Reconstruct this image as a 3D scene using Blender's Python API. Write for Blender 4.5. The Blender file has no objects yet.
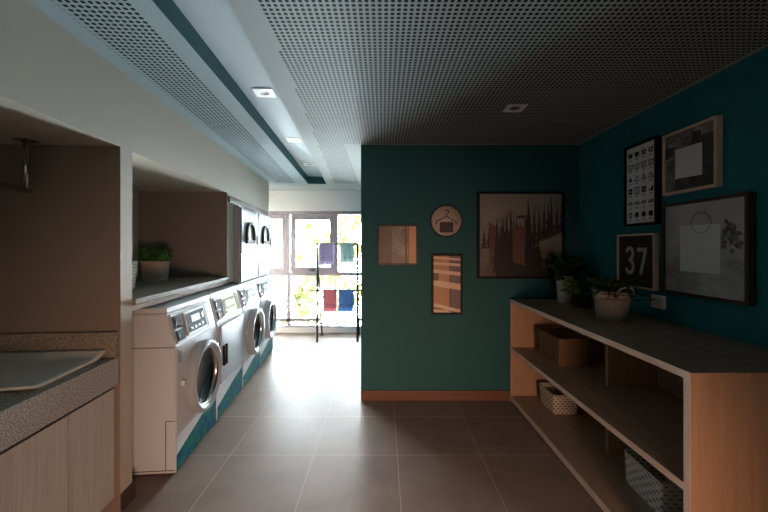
import bpy, bmesh, math, random
from mathutils import Vector, Matrix

S = bpy.context.scene
COL = S.collection
R = math.radians
PI = math.pi

# ------------------------------------------------------------------ camera, sky, light, exposure
cam_d = bpy.data.cameras.new('camera')
cam = bpy.data.objects.new('camera', cam_d)
COL.objects.link(cam)
cam.location = (0, 0, 1.53)
cam.rotation_euler = (R(90), 0, 0)
cam_d.sensor_width = 36
cam_d.lens = 355 / 768 * 36
cam_d.shift_x = 1 / 768
cam_d.shift_y = -9 / 768
cam_d.clip_start = 0.02
S.camera = cam

w = bpy.data.worlds.new('sky')
S.world = w
w.use_nodes = True
bg = w.node_tree.nodes['Background']
wt = w.node_tree
# hazy sky: pale blue overall, far brighter in the sunlit haze low beyond the window
SKY_BASE, SKY_HAZE, SKY_POW, SKY_DIR = 13.0, 195.0, 11.0, Vector((-0.06, 1.0, -0.02)).normalized()
tcn = wt.nodes.new('ShaderNodeTexCoord')
dt = wt.nodes.new('ShaderNodeVectorMath'); dt.operation = 'DOT_PRODUCT'; dt.inputs[1].default_value = SKY_DIR
wt.links.new(tcn.outputs['Generated'], dt.inputs[0])
def wmath(op, a, b):
    n = wt.nodes.new('ShaderNodeMath'); n.operation = op
    for i, v in enumerate((a, b)):
        if isinstance(v, (int, float)): n.inputs[i].default_value = v
        else: wt.links.new(v, n.inputs[i])
    return n.outputs[0]
lobe = wmath('POWER', wmath('MAXIMUM', dt.outputs['Value'], 0.0), SKY_POW)
wt.links.new(wmath('ADD', wmath('MULTIPLY', lobe, SKY_HAZE), SKY_BASE), bg.inputs[1])
bg.inputs[0].default_value = (0.84, 0.93, 1.0, 1)

pd = bpy.data.lights.new('window_daylight_portal', 'AREA')
pd.shape = 'RECTANGLE'; pd.size = 2.9; pd.size_y = 2.3
pd.cycles.is_portal = True
po = bpy.data.objects.new('window_daylight_portal', pd)
COL.objects.link(po)
po.location = (-1.5, 6.62, 1.15)
po.rotation_euler = (R(-90), 0, 0)

def warm_lamp(loc, size, watts, rot=(0, 0, 0)):
    d = bpy.data.lights.new('unseen_warm_lamp', 'AREA')
    d.shape = 'SQUARE'; d.size = size; d.energy = watts; d.spread = R(75)
    d.color = (1.0, 0.58, 0.38)
    o = bpy.data.objects.new('unseen_warm_lamp', d)
    COL.objects.link(o); o.location = loc; o.rotation_euler = rot
    return o
warm_lamp((0.72, -1.0, 0.72), 0.45, 10.5, (R(80), 0, R(15)))  # unseen warm lamp, low behind the camera

S.view_settings.view_transform = 'Standard'
S.view_settings.look = 'None'
S.view_settings.gamma = 1
S.view_settings.use_curve_mapping = False
S.view_settings.exposure = 0.95
S.cycles.max_bounces = 12
S.cycles.diffuse_bounces = 7
S.cycles.transparent_max_bounces = 16
S.cycles.sample_clamp_indirect = 6
S.cycles.use_denoising = True

# ------------------------------------------------------------------ materials
def srgb(r, g, b):
    f = lambda c: (c / 255 / 12.92) if c / 255 <= 0.04045 else ((c / 255 + 0.055) / 1.055) ** 2.4
    return (f(r), f(g), f(b), 1)

class N:
    """small node-tree writer"""
    def __init__(s, name, rough=0.5, metal=0.0, spec=0.5, coat=0.0):
        s.m = bpy.data.materials.new(name); s.m.use_nodes = True
        s.t = s.m.node_tree; s.b = s.t.nodes['Principled BSDF']
        s.b.inputs['Roughness'].default_value = rough
        s.b.inputs['Metallic'].default_value = metal
        s.b.inputs['Specular IOR Level'].default_value = spec
        s.b.inputs['Coat Weight'].default_value = coat
        s.b.inputs['Coat Roughness'].default_value = 0.05
    def put(s, sock, v):
        if hasattr(v, 'is_output') or hasattr(v, 'links'): s.t.links.new(v, sock)
        else: sock.default_value = v
    def node(s, typ, out=0, **kw):
        n = s.t.nodes.new(typ)
        ins = kw.pop('ins', {})
        for k, v in kw.items(): setattr(n, k, v)
        for k, v in ins.items(): s.put(n.inputs[k], v)
        return n.outputs[out]
    def math(s, op, a, b=None, c=None):
        n = s.t.nodes.new('ShaderNodeMath'); n.operation = op
        s.put(n.inputs[0], a)
        if b is not None: s.put(n.inputs[1], b)
        if c is not None: s.put(n.inputs[2], c)
        return n.outputs[0]
    def mix(s, fac, a, b, blend='MIX'):
        n = s.t.nodes.new('ShaderNodeMix'); n.data_type = 'RGBA'; n.blend_type = blend
        s.put(n.inputs[0], fac); s.put(n.inputs[6], a); s.put(n.inputs[7], b)
        return n.outputs[2]
    def ramp(s, fac, stops):
        n = s.t.nodes.new('ShaderNodeValToRGB'); s.put(n.inputs[0], fac)
        el = n.color_ramp.elements
        while len(el) < len(stops): el.new(0.5)
        for e, (p, c) in zip(el, stops): e.position = p; e.color = c
        return n.outputs[0]
    def coord(s, kind='Object'): return s.node('ShaderNodeTexCoord', kind)
    def pos(s): return s.node('ShaderNodeNewGeometry', 'Position')
    def scale(s, vec, sc, rot=(0, 0, 0)):
        return s.node('ShaderNodeMapping', 0, ins={'Vector': vec, 'Scale': sc, 'Rotation': rot})
    def noise(s, vec, scale, detail=4, rough=0.55, out=0):
        return s.node('ShaderNodeTexNoise', out, ins={'Vector': vec, 'Scale': scale, 'Detail': detail, 'Roughness': rough})
    def xyz(s, vec):
        n = s.t.nodes.new('ShaderNodeSeparateXYZ'); s.put(n.inputs[0], vec); return n.outputs
    def color(s, c): s.put(s.b.inputs['Base Color'], c); return s
    def bump(s, h, strength=0.2, dist=0.002):
        s.put(s.b.inputs['Normal'], s.node('ShaderNodeBump', 0, ins={'Height': h, 'Strength': strength, 'Distance': dist}))
        return s

def plain(name, c, rough=0.5, metal=0.0, coat=0.0, var=0.06, scale=14, bump=0.0, spec=0.5):
    n = N(name, rough, metal, spec, coat)
    v = n.noise(n.coord(), scale, 3)
    lo = tuple(x * (1 - var) for x in c[:3]) + (1,); hi = tuple(min(1, x * (1 + var)) for x in c[:3]) + (1,)
    n.color(n.mix(v, lo, hi))
    if bump: n.bump(n.noise(n.coord(), 260, 2), bump, 0.001)
    return n.m

def wood(name, c1, c2, axis, rough=0.45):
    """grain running along axis 0/1/2"""
    n = N(name, rough)
    sc = [38, 38, 38]; sc[axis] = 1.6
    v = n.scale(n.coord(), tuple(sc))
    a = n.noise(v, 1.0, 6, 0.65)
    sc2 = [150, 150, 150]; sc2[axis] = 4
    b = n.noise(n.scale(n.coord(), tuple(sc2)), 1.0, 3)
    f = n.math('ADD', n.math('MULTIPLY', a, 0.7), n.math('MULTIPLY', b, 0.3))
    n.color(n.ramp(f, [(0.32, c1), (0.68, c2)]))
    n.bump(b, 0.12, 0.001)
    return n.m

def granite(name, base, dark, light):
    n = N(name, 0.5, spec=0.08)
    a = n.noise(n.coord(), 150, 3, 0.7); b = n.noise(n.coord(), 420, 2)
    c = n.ramp(a, [(0.38, dark), (0.5, base), (0.66, light)])
    n.color(n.mix(n.math('MULTIPLY', n.math('GREATER_THAN', b, 0.6), 0.55), c, dark))
    return n.m

def perforated(name, base, kind):
    n = N(name, 0.75, spec=0.04)
    p = n.pos()
    if kind == 'strip':
        p = n.node('ShaderNodeVectorRotate', 0, rotation_type='Z_AXIS', ins={'Vector': p, 'Angle': -TH})
    x, y, z = n.xyz(p)
    pitch = 0.030 if kind == 'strip' else 0.0275
    fx = n.math('SUBTRACT', n.math('FRACT', n.math('DIVIDE', x, pitch)), 0.5)
    fy = n.math('SUBTRACT', n.math('FRACT', n.math('DIVIDE', y, pitch)), 0.5)
    d = n.math('ADD', n.math('POWER', n.math('ABSOLUTE', fx), 3.0), n.math('POWER', n.math('ABSOLUTE', fy), 3.0))
    hole = n.math('LESS_THAN', d, 0.315 ** 3)
    # centre of the hole's own cell, so that no hole is cut by the border
    cx = n.math('SUBTRACT', x, n.math('MULTIPLY', fx, pitch)); cy = n.math('SUBTRACT', y, n.math('MULTIPLY', fy, pitch))
    def inside(v, a, b): return n.math('MULTIPLY', n.math('GREATER_THAN', v, a), n.math('LESS_THAN', v, b))
    if kind == 'strip':
        msk = n.math('MULTIPLY', inside(cx, -1.245, -0.925), n.math('LESS_THAN', cy, 5.75))
    else:
        edge = n.math('ADD', cx, n.math('MULTIPLY', cy, 0.064))
        a = n.math('MULTIPLY', n.math('LESS_THAN', cy, 3.52), n.math('LESS_THAN', cx, 1.93))
        b = n.math('MULTIPLY', n.math('LESS_THAN', cy, 5.7), n.math('LESS_THAN', cx, -0.39))
        msk = n.math('MULTIPLY', n.math('MAXIMUM', a, b), n.math('GREATER_THAN', edge, -0.418))
    f = n.math('MULTIPLY', hole, msk)
    n.color(n.mix(f, base, (0.012, 0.014, 0.014, 1)))  # flat board: the inner dark of the holes is painted as dots
    return n.m

TH = math.atan(0.0818)
cT, sT = math.cos(TH), math.sin(TH)
def L(v, u, z=0.0): return (v * cT - u * sT, v * sT + u * cT, z)

def tile_floor():
    n = N('porcelain_tile', 0.3, spec=0.03)
    p = n.pos(); x, y, z = n.xyz(p)
    sx, sy = 0.614, 0.592
    tx = n.math('DIVIDE', n.math('SUBTRACT', x, 0.105), sx); ty = n.math('DIVIDE', n.math('SUBTRACT', y, 2.611), sy)
    dx = n.math('ABSOLUTE', n.math('SUBTRACT', n.math('FRACT', n.math('ADD', tx, 0.5)), 0.5))
    dy = n.math('ABSOLUTE', n.math('SUBTRACT', n.math('FRACT', n.math('ADD', ty, 0.5)), 0.5))
    j = n.math('MAXIMUM', n.math('LESS_THAN', dx, 0.0040), n.math('LESS_THAN', dy, 0.0045))
    comb = n.node('ShaderNodeCombineXYZ', 0, ins={'X': n.math('FLOOR', n.math('ADD', tx, 0.0)), 'Y': n.math('FLOOR', ty)})
    rnd = n.node('ShaderNodeTexWhiteNoise', 0, noise_dimensions='2D', ins={'Vector': comb})
    cl = n.noise(p, 3.5, 5, 0.6)
    c = n.ramp(cl, [(0.3, srgb(124, 109, 101)), (0.7, srgb(140, 124, 115))])
    c = n.mix(n.math('MULTIPLY', rnd, 0.18), c, srgb(116, 101, 94))
    n.color(n.mix(j, c, srgb(172, 160, 150)))
    n.put(n.b.inputs['Roughness'], n.math('ADD', n.math('ADD', n.math('MULTIPLY', j, 0.5), n.math('MULTIPLY', cl, 0.14)), 0.36))
    n.bump(n.math('SUBTRACT', n.math('MULTIPLY', n.noise(p, 30, 2), 0.15), j), 0.15, 0.002)
    return n.m

def wallpaper(name, c, c2):
    n = N(name, 0.7)
    p = n.pos()
    a = n.noise(n.scale(p, (160, 160, 420)), 1, 2); b = n.noise(p, 2.2, 3)
    n.color(n.mix(n.math('ADD', n.math('MULTIPLY', a, 0.75), n.math('MULTIPLY', b, 0.25)), c, c2))
    n.bump(a, 0.25, 0.001)
    return n.m

def weave_uv(name, strip, gap, nu, nv, gw=0.3, gh=0.32, rough=0.6):
    """woven strips with dark gaps, in the u (round) / v (up) coordinates of the basket"""
    n = N(name, rough)
    u, v, _ = n.xyz(n.coord('UV'))
    a = n.math('MULTIPLY', v, nv); row = n.math('FLOOR', a)
    b = n.math('ADD', n.math('MULTIPLY', u, nu), n.math('MULTIPLY', n.math('MODULO', row, 2.0), 0.5))
    fx = n.math('ABSOLUTE', n.math('SUBTRACT', n.math('FRACT', b), 0.5)); fy = n.math('ABSOLUTE', n.math('SUBTRACT', n.math('FRACT', a), 0.5))
    g = n.math('MULTIPLY', n.math('LESS_THAN', fx, gw), n.math('LESS_THAN', fy, gh))
    tone = n.noise(n.coord(), 60, 2)
    n.color(n.mix(g, n.mix(tone, tuple(x * .85 for x in strip[:3]) + (1,), strip), gap))
    n.bump(n.math('SUBTRACT', 1.0, g), 0.6, 0.003)
    return n.m

def clear_glass():
    m = bpy.data.materials.new('window_glass'); m.use_nodes = True
    t = m.node_tree; t.nodes.clear()
    o = t.nodes.new('ShaderNodeOutputMaterial'); mx = t.nodes.new('ShaderNodeMixShader')
    tr = t.nodes.new('ShaderNodeBsdfTransparent'); gl = t.nodes.new('ShaderNodeBsdfGlossy'); fr = t.nodes.new('ShaderNodeFresnel')
    tr.inputs[0].default_value = (0.96, 0.98, 0.97, 1); gl.inputs['Roughness'].default_value = 0.02; fr.inputs[0].default_value = 1.35
    t.links.new(fr.outputs[0], mx.inputs[0]); t.links.new(tr.outputs[0], mx.inputs[1]); t.links.new(gl.outputs[0], mx.inputs[2])
    t.links.new(mx.outputs[0], o.inputs[0])
    return m

def fog_print():
    """pale fog with darker ground, print under glass"""
    n = N('foggy_forest_print', 0.5, coat=0.6)
    x, y, z = n.xyz(n.coord())
    f = n.noise(n.scale(n.coord(), (3, 3, 4)), 1.6, 6, 0.6)
    h = n.math('ADD', n.math('MULTIPLY', f, 0.8), n.math('MULTIPLY', z, 0.45))
    n.color(n.ramp(h, [(0.2, srgb(50, 44, 43)), (0.45, srgb(96, 88, 85)), (0.75, srgb(146, 138, 133))]))
    return n.m

def abstract_print(name, lo, mid, hi, sx=3.0, seed=0.0, thr=0.55):
    n = N(name, 0.5, coat=0.5)
    v = n.node('ShaderNodeVectorMath', 0, operation='ADD', ins={0: n.coord(), 1: (seed, seed * 1.7, seed * 0.6)})
    a = n.noise(n.scale(v, (sx, sx, sx)), 1.5, 7, 0.7)
    b = n.noise(n.scale(v, (60, 12, 60)), 1.0, 3)
    f = n.math('ADD', n.math('MULTIPLY', a, 0.8), n.math('MULTIPLY', b, 0.2))
    n.color(n.ramp(f, [(thr - 0.14, lo), (thr, mid), (thr + 0.16, hi)]))
    return n.m

def band_decal():
    n = N('wave_decal_print', 0.5, spec=0.08)
    a = n.noise(n.coord(), 14, 5, 0.65); b = n.noise(n.coord(), 46, 3)
    c = n.ramp(a, [(0.32, srgb(10, 44, 98)), (0.46, srgb(18, 86, 124)), (0.55, srgb(20, 104, 84)), (0.7, srgb(60, 122, 62))])
    n.color(n.mix(n.math('MULTIPLY', n.math('GREATER_THAN', b, 0.58), 0.4), c, srgb(30, 90, 84)))
    return n.m

M = {}
M['greige'] = plain('greige_wall_paint', srgb(186, 176, 162), 0.75, var=0.03, scale=3, bump=0.08)
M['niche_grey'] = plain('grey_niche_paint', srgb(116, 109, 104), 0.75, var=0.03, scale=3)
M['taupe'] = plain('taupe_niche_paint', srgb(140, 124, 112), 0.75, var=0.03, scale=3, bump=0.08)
M['teal'] = wallpaper('teal_wall_paint', srgb(4, 100, 112), srgb(14, 116, 126))
M['tealgreen'] = wallpaper('green_teal_wall_paint', srgb(14, 76, 82), srgb(22, 88, 92))
M['white_wall'] = plain('white_wall_paint', srgb(232, 232, 232), 0.7, var=0.02, scale=3)
CEIL = srgb(152, 158, 158)
M['ceiling'] = perforated('perforated_ceiling', CEIL, 'main')
M['ceiling_strip'] = perforated('perforated_ceiling_strip', srgb(148, 164, 170), 'strip')
M['recess'] = plain('recess_ceiling_paint', srgb(150, 164, 170), 0.7, var=0.02)
M['recess_side'] = plain('recess_teal_paint', srgb(14, 92, 98), 0.6)
M['tile'] = tile_floor()
M['base_wood'] = wood('baseboard_wood', srgb(96, 61, 44), srgb(116, 77, 56), 0)
M['base_dark'] = plain('dark_skirting_tile', srgb(74, 58, 50), 0.45)
M['oak_y'] = wood('oak_laminate_lengthwise', srgb(140, 120, 104), srgb(168, 146, 126), 1)
M['oak_z'] = wood('oak_laminate_upright', srgb(156, 121, 96), srgb(180, 143, 114), 2)
M['edge'] = plain('pale_edge_band', srgb(226, 208, 196), 0.45, var=0.03)
M['cab'] = wood('washed_oak_cabinet', srgb(170, 162, 154), srgb(200, 192, 184), 2)
M['granite'] = granite('grey_granite', srgb(170, 164, 157), srgb(112, 104, 98), srgb(208, 204, 198))
M['granite_brown'] = granite('brown_granite', srgb(146, 134, 122), srgb(100, 90, 80), srgb(178, 168, 156))
M['stone'] = granite('cream_stone', srgb(132, 127, 116), srgb(106, 101, 92), srgb(152, 146, 134))
M['fabric'] = plain('grey_cotton', srgb(216, 214, 206), 0.9, bump=0.5, scale=40)
M['enamel'] = plain('white_enamel', srgb(200, 204, 210), 0.42, var=0.01, spec=0.12)
M['enamel_grey'] = plain('pale_grey_enamel', srgb(160, 168, 176), 0.42, var=0.02, spec=0.12)
M['steel_grey'] = plain('pale_blue_grey_steel', srgb(128, 136, 142), 0.45, var=0.02, spec=0.1)
M['steel_grey2'] = plain('blue_grey_steel', srgb(140, 146, 156), 0.45, var=0.02, spec=0.1)
M['seam'] = plain('dark_seam', srgb(40, 42, 46), 0.6)
M['darkglass'] = plain('dark_door_glass', srgb(20, 22, 25), 0.08, spec=0.25)
M['drum'] = plain('steel_drum', srgb(150, 150, 152), 0.3, metal=1.0)
M['black'] = plain('black_metal', srgb(30, 28, 32), 0.4)
M['blackfr'] = plain('black_frame_paint', srgb(16, 14, 15), 0.5, spec=0.2)
M['brownfr'] = plain('dark_brown_frame', srgb(62, 42, 34), 0.45)
M['plumfr'] = plain('dark_plum_frame', srgb(58, 40, 42), 0.4)
M['lightfr'] = wood('pale_wood_frame', srgb(206, 178, 156), srgb(226, 200, 178), 2)
M['chrome'] = plain('brushed_chrome', srgb(190, 188, 188), 0.22, metal=1.0)
M['panel'] = plain('display_panel', srgb(66, 84, 92), 0.6, spec=0.03)
M['panel_yellow'] = plain('pale_yellow_panel', srgb(124, 124, 84), 0.6, spec=0.03)
M['arch_glass'] = plain('olive_reflection_glass', srgb(120, 124, 84), 0.4, spec=0.1)  # olive tone is the yellow-green reflection painted into the glass
M['slot'] = plain('dark_coin_slot', srgb(34, 30, 34), 0.6, spec=0.03)
M['label_grey'] = plain('grey_label', srgb(150, 162, 176), 0.4)
M['decal'] = band_decal()
M['alu'] = plain('mauve_grey_window_frame', srgb(128, 116, 122), 0.45, var=0.03)
M['glass'] = clear_glass()
M['art_white'] = plain('art_off_white', srgb(224, 226, 226), 0.6, coat=0.4, var=0.03)
M['ink'] = plain('black_ink', srgb(30, 28, 30), 0.6, coat=0.3)
M['signpale'] = plain('sign_pale_face', srgb(196, 178, 170), 0.6, var=0.05)
M['signdark'] = plain('sign_dark_brown', srgb(44, 24, 22), 0.5)
M['plastic'] = plain('white_plastic', srgb(222, 214, 204), 0.35)
M['light_dark'] = plain('downlight_lens', srgb(92, 96, 100), 0.3)
M['light_white'] = plain('downlight_trim', srgb(238, 240, 240), 0.4)
M['ceramic'] = plain('white_ceramic', srgb(196, 196, 184), 0.35)
M['bucket'] = plain('pink_beige_metal', srgb(178, 160, 152), 0.35, metal=0.3)
M['darkpot'] = plain('dark_green_pot', srgb(24, 34, 32), 0.4)
M['soil'] = plain('soil', srgb(48, 38, 30), 0.95, scale=80, var=0.3)
M['leaf'] = plain('green_leaf', srgb(62, 108, 50), 0.45, var=0.3, scale=20)
M['leaf4'] = plain('mid_green_leaf_blade', srgb(54, 84, 44), 0.5, var=0.3, scale=20)
M['leaf2'] = plain('dark_green_leaf', srgb(40, 66, 42), 0.5, var=0.3, scale=20)
M['leaf3'] = plain('olive_leaf', srgb(92, 112, 62), 0.5, var=0.3, scale=20)
M['wicker'] = weave_uv('grey_wicker', srgb(176, 162, 152), srgb(84, 74, 68), 34, 14, 0.22, 0.2, 0.8)
M['rattan'] = weave_uv('brown_rattan', srgb(132, 98, 68), srgb(46, 30, 20), 48, 14, 0.26, 0.28, 0.8)
M['weave_white'] = weave_uv('white_strip_weave', srgb(238, 240, 238), srgb(100, 90, 84), 22, 8, 0.24, 0.17)
M['weave_small'] = weave_uv('cream_strip_weave', srgb(220, 206, 188), srgb(72, 56, 46), 22, 8, 0.26, 0.2)
def towel(name, c):
    n = N(name, 0.95, spec=0.1)
    z = n.xyz(n.coord())[2]
    st = n.math('MULTIPLY', n.math('GREATER_THAN', n.math('FRACT', n.math('MULTIPLY', z, 42)), 0.5), n.math('LESS_THAN', n.math('ABSOLUTE', n.math('ADD', z, 0.24)), 0.035))
    n.color(n.mix(st, n.mix(n.noise(n.coord(), 60, 3), tuple(x * 0.85 for x in c[:3]) + (1,), c), tuple(x * 0.55 for x in c[:3]) + (1,)))
    n.bump(n.noise(n.coord(), 320, 2), 0.5, 0.002)
    # thin cloth lets daylight through
    tl = n.t.nodes.new('ShaderNodeBsdfTranslucent'); tl.inputs[0].default_value = c
    mx = n.t.nodes.new('ShaderNodeMixShader'); mx.inputs[0].default_value = 0.3
    n.t.links.new(n.b.outputs[0], mx.inputs[1]); n.t.links.new(tl.outputs[0], mx.inputs[2])
    n.t.links.new(mx.outputs[0], n.t.nodes['Material Output'].inputs[0])
    return n.m

# ------------------------------------------------------------------ mesh helpers
class MB:
    def __init__(s):
        s.bm = bmesh.new(); s.uv = s.bm.loops.layers.uv.new('UVMap')
    def face(s, pts, m=0, smooth=False, uvs=None):
        vs = [s.bm.verts.new(p) for p in pts]
        f = s.bm.faces.new(vs); f.material_index = m; f.smooth = smooth
        if uvs:
            for l, q in zip(f.loops, uvs): l[s.uv].uv = q
        return f
    def box(s, x0, x1, y0, y1, z0, z1, m=0, bev=0.0, xf=None):
        ps = [Vector((x, y, z)) for z in (z0, z1) for y in (y0, y1) for x in (x0, x1)]
        if xf: ps = [Vector(xf(*p)) for p in ps]
        v = [s.bm.verts.new(p) for p in ps]
        fs = []
        for q in ((0, 2, 3, 1), (4, 5, 7, 6), (0, 1, 5, 4), (2, 6, 7, 3), (0, 4, 6, 2), (1, 3, 7, 5)):
            f = s.bm.faces.new([v[i] for i in q]); f.material_index = m; fs.append(f)
        if bev:
            es = list({e for f in fs for e in f.edges})
            bmesh.ops.bevel(s.bm, geom=es, offset=bev, segments=2, affect='EDGES', profile=0.6, material=m)
        return s
    def prism(s, pts, axis, a0, a1, m=0, bev=0.0, xf=None):
        def P(p, a):
            q = {'z': (p[0], p[1], a), 'x': (a, p[0], p[1]), 'y': (p[0], a, p[1])}[axis]
            return xf(*q) if xf else q
        A = [s.bm.verts.new(P(p, a0)) for p in pts]; B = [s.bm.verts.new(P(p, a1)) for p in pts]
        n = len(pts); fs = [s.bm.faces.new(A[::-1]), s.bm.faces.new(B)]
        for i in range(n): fs.append(s.bm.faces.new([A[i], A[(i + 1) % n], B[(i + 1) % n], B[i]]))
        for f in fs: f.material_index = m
        if bev:
            es = list({e for f in fs[:2] for e in f.edges})
            bmesh.ops.bevel(s.bm, geom=es, offset=bev, segments=2, affect='EDGES', material=m)
        return s
    def tube(s, pts, r, n=8, m=0, caps=True):
        pts = [Vector(p) for p in pts]; rings = []
        rr = r if isinstance(r, (list, tuple)) else [r] * len(pts)
        t0 = (pts[1] - pts[0]).normalized()
        a = t0.orthogonal().normalized()
        for i, p in enumerate(pts):
            t = (pts[min(i + 1, len(pts) - 1)] - pts[max(i - 1, 0)]).normalized()
            a = (a - t * a.dot(t)).normalized(); b = t.cross(a)
            rings.append([s.bm.verts.new(p + (a * math.cos(2 * PI * k / n) + b * math.sin(2 * PI * k / n)) * rr[i]) for k in range(n)])
        for i in range(len(rings) - 1):
            for k in range(n):
                f = s.bm.faces.new([rings[i][k], rings[i][(k + 1) % n], rings[i + 1][(k + 1) % n], rings[i + 1][k]])
                f.smooth = True; f.material_index = m
        if caps:
            for q in (rings[0][::-1], rings[-1]):
                f = s.bm.faces.new(q); f.material_index = m
        return s
    def lathe(s, prof, n=40, c=(0, 0, 0), axis='z', m=0, shape=None, disp=None, closed=False):
        """prof [(r,z)]; shape(theta)->(x,y) unit outline; disp(i,k)->dr"""
        rings = []
        for i, (r, z) in enumerate(prof):
            ring = []
            for k in range(n):
                th = 2 * PI * k / n
                x, y = shape(th, r) if shape else (r * math.cos(th), r * math.sin(th))
                if disp:
                    d = disp(i, k); l = math.hypot(x, y) or 1; x += x / l * d; y += y / l * d
                p = {'z': (x, y, z), 'x': (z, x, y), 'y': (x, z, y)}[axis]
                ring.append(s.bm.verts.new((p[0] + c[0], p[1] + c[1], p[2] + c[2])))
            rings.append(ring)
        nz = max(1, len(prof) - 1)
        for i in range(len(rings) - 1):
            for k in range(n):
                f = s.bm.faces.new([rings[i][k], rings[i][(k + 1) % n], rings[i + 1][(k + 1) % n], rings[i + 1][k]])
                f.smooth = True; f.material_index = m
                for l, q in zip(f.loops, ((k / n, i / nz), ((k + 1) / n, i / nz), ((k + 1) / n, (i + 1) / nz), (k / n, (i + 1) / nz))):
                    l[s.uv].uv = q
        if closed:
            for q in (rings[0][::-1], rings[-1]):
                f = s.bm.faces.new(q); f.material_index = m
        return s
    def leaf(s, p, d, ln, wd, bend=0.3, m=0, roll=0.0):
        d = Vector(d).normalized(); up = Vector((0, 0, 1))
        side = d.cross(up)
        side = side.normalized() if side.length > 1e-3 else Vector((1, 0, 0))
        nrm = side.cross(d).normalized(); p = Vector(p)
        side, nrm = side * math.cos(roll) + nrm * math.sin(roll), nrm * math.cos(roll) - side * math.sin(roll)
        prof = ((0, 0.12), (0.3, 0.85), (0.62, 1.0), (0.88, 0.6), (1, 0.05))
        rows = []
        for t, q in prof:
            c = p + d * ln * t - nrm * bend * ln * t * t
            e = side * wd * 0.5 * q; lift = nrm * wd * 0.14 * q
            rows.append([s.bm.verts.new(c - e + lift), s.bm.verts.new(c), s.bm.verts.new(c + e + lift)])
        for a, b in zip(rows, rows[1:]):
            for k in (0, 1):
                f = s.bm.faces.new([a[k], a[k + 1], b[k + 1], b[k]]); f.smooth = True; f.material_index = m
    def stroke(s, pts, wd, P, m=0, h0=0.0, h1=0.0006):
        """flat ribbon of width wd following 2-D points; P(a,b,h) maps to 3-D"""
        pts = [Vector((*p, 0)) for p in pts]; L_, R_ = [], []
        for i, p in enumerate(pts):
            a = (p - pts[i - 1]).normalized() if i else None
            b = (pts[i + 1] - p).normalized() if i < len(pts) - 1 else None
            t = ((a or b) + (b or a)); t = t.normalized() if t.length > 1e-4 else (a or b)
            nv = Vector((-t.y, t.x, 0)); k = 1.0
            if a and b: k = 1 / max(0.5, nv.dot(Vector((-a.y, a.x, 0))))
            L_.append(p + nv * wd / 2 * k); R_.append(p - nv * wd / 2 * k)
        for i in range(len(pts) - 1):
            s.poly([(L_[i].x, L_[i].y), (L_[i + 1].x, L_[i + 1].y), (R_[i + 1].x, R_[i + 1].y), (R_[i].x, R_[i].y)], P, m, h1)
    def poly(s, pts, P, m=0, h=0.0006):
        s.face([P(a, b, h) for a, b in pts], m)
    def obj(s, name, mats, parent=None, loc=None, rz=0, recalc=True, label=None):
        if recalc: bmesh.ops.recalc_face_normals(s.bm, faces=s.bm.faces[:])
        me = bpy.data.meshes.new(name); s.bm.to_mesh(me); s.bm.free()
        for q in (mats if isinstance(mats, (list, tuple)) else [mats]): me.materials.append(M[q] if isinstance(q, str) else q)
        o = bpy.data.objects.new(name, me); COL.objects.link(o)
        if parent: o.parent = parent
        if loc: o.location = loc
        if rz: o.rotation_euler = (0, 0, rz)
        if label: o['label'] = label
        return o

def tag(o, label, cat, group=None, kind=None):
    o['label'] = label; o['category'] = cat
    if group: o['group'] = group
    if kind: o['kind'] = kind
    return o
def thing(name, label, cat, loc, rz=0, group=None):
    o = bpy.data.objects.new(name, None); COL.objects.link(o)
    o.empty_display_size = 0.1; o.location = loc; o.rotation_euler = (0, 0, rz)
    return tag(o, label, cat, group)
def struct(o): o['kind'] = 'structure'; return o

# ------------------------------------------------------------------ setting
H = 2.55
m = MB(); m.box(-3.6, 2.3, -3.4, 6.5, -0.12, 0.0)
struct(m.obj('floor', 'tile'))

# left wall, built along its own slightly turned line
WV = -1.345
m = MB()
B = -2.24
m.box(B, WV, -3.2, 5.75, 2.11, 2.80)
m.box(B, WV, 2.168, 2.278, 0, 2.11)
m.box(B, WV, 3.896, 4.105, 1.15, 2.11)
m.box(B, WV, 4.105, 5.61, 2.0, 2.11)
m.box(B, WV, 5.61, 5.75, 0, 2.11)
m.box(B, WV, 5.43, 5.61, 0, 1.12)
m.box(B - 0.1, B, -3.2, 5.75, 0, 2.80)
m.box(B, WV, -3.2, -0.6, 0, 2.11)
m.box(-1.40, WV, 2.278, 3.896, 1.140, 1.176)
m.bm.normal_update()
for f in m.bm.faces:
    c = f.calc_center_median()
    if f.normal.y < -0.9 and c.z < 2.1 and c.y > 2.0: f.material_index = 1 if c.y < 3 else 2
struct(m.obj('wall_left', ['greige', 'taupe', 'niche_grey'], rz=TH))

m = MB(); m.box(WV, WV + 0.012, 2.168, 2.290, 0, 0.10); m.box(WV - 0.3, WV, 2.278, 2.290, 0, 0.10)
struct(m.obj('baseboard_left', 'base_dark', rz=TH))
m = MB(); m.box(WV, WV + 0.022, 3.92, 5.62, 2.005, 2.075, bev=0.003)
struct(m.obj('trim_1', 'stone', rz=TH))

# right wall, wall behind the camera, partition block
m = MB(); m.box(1.96, 2.1, -3.2, 3.55, 0, 2.80); struct(m.obj('wall_right', 'teal'))
m = MB(); m.box(-0.22, 2.1, 3.55, 6.5, 0, 2.80); struct(m.obj('wall_partition', 'tealgreen'))
m = MB(); m.box(-3.6, 2.1, -3.34, -3.2, 0, 2.80); struct(m.obj('wall_back', 'greige'))
m = MB(); m.box(-2.95, -2.80, 5.2, 6.5, 0, 2.80); struct(m.obj('wall_side', 'white_wall'))
m = MB(); m.box(-0.22, 1.96, 3.532, 3.55, 0.0, 0.098, bev=0.003); struct(m.obj('baseboard_far', 'base_wood'))

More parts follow.
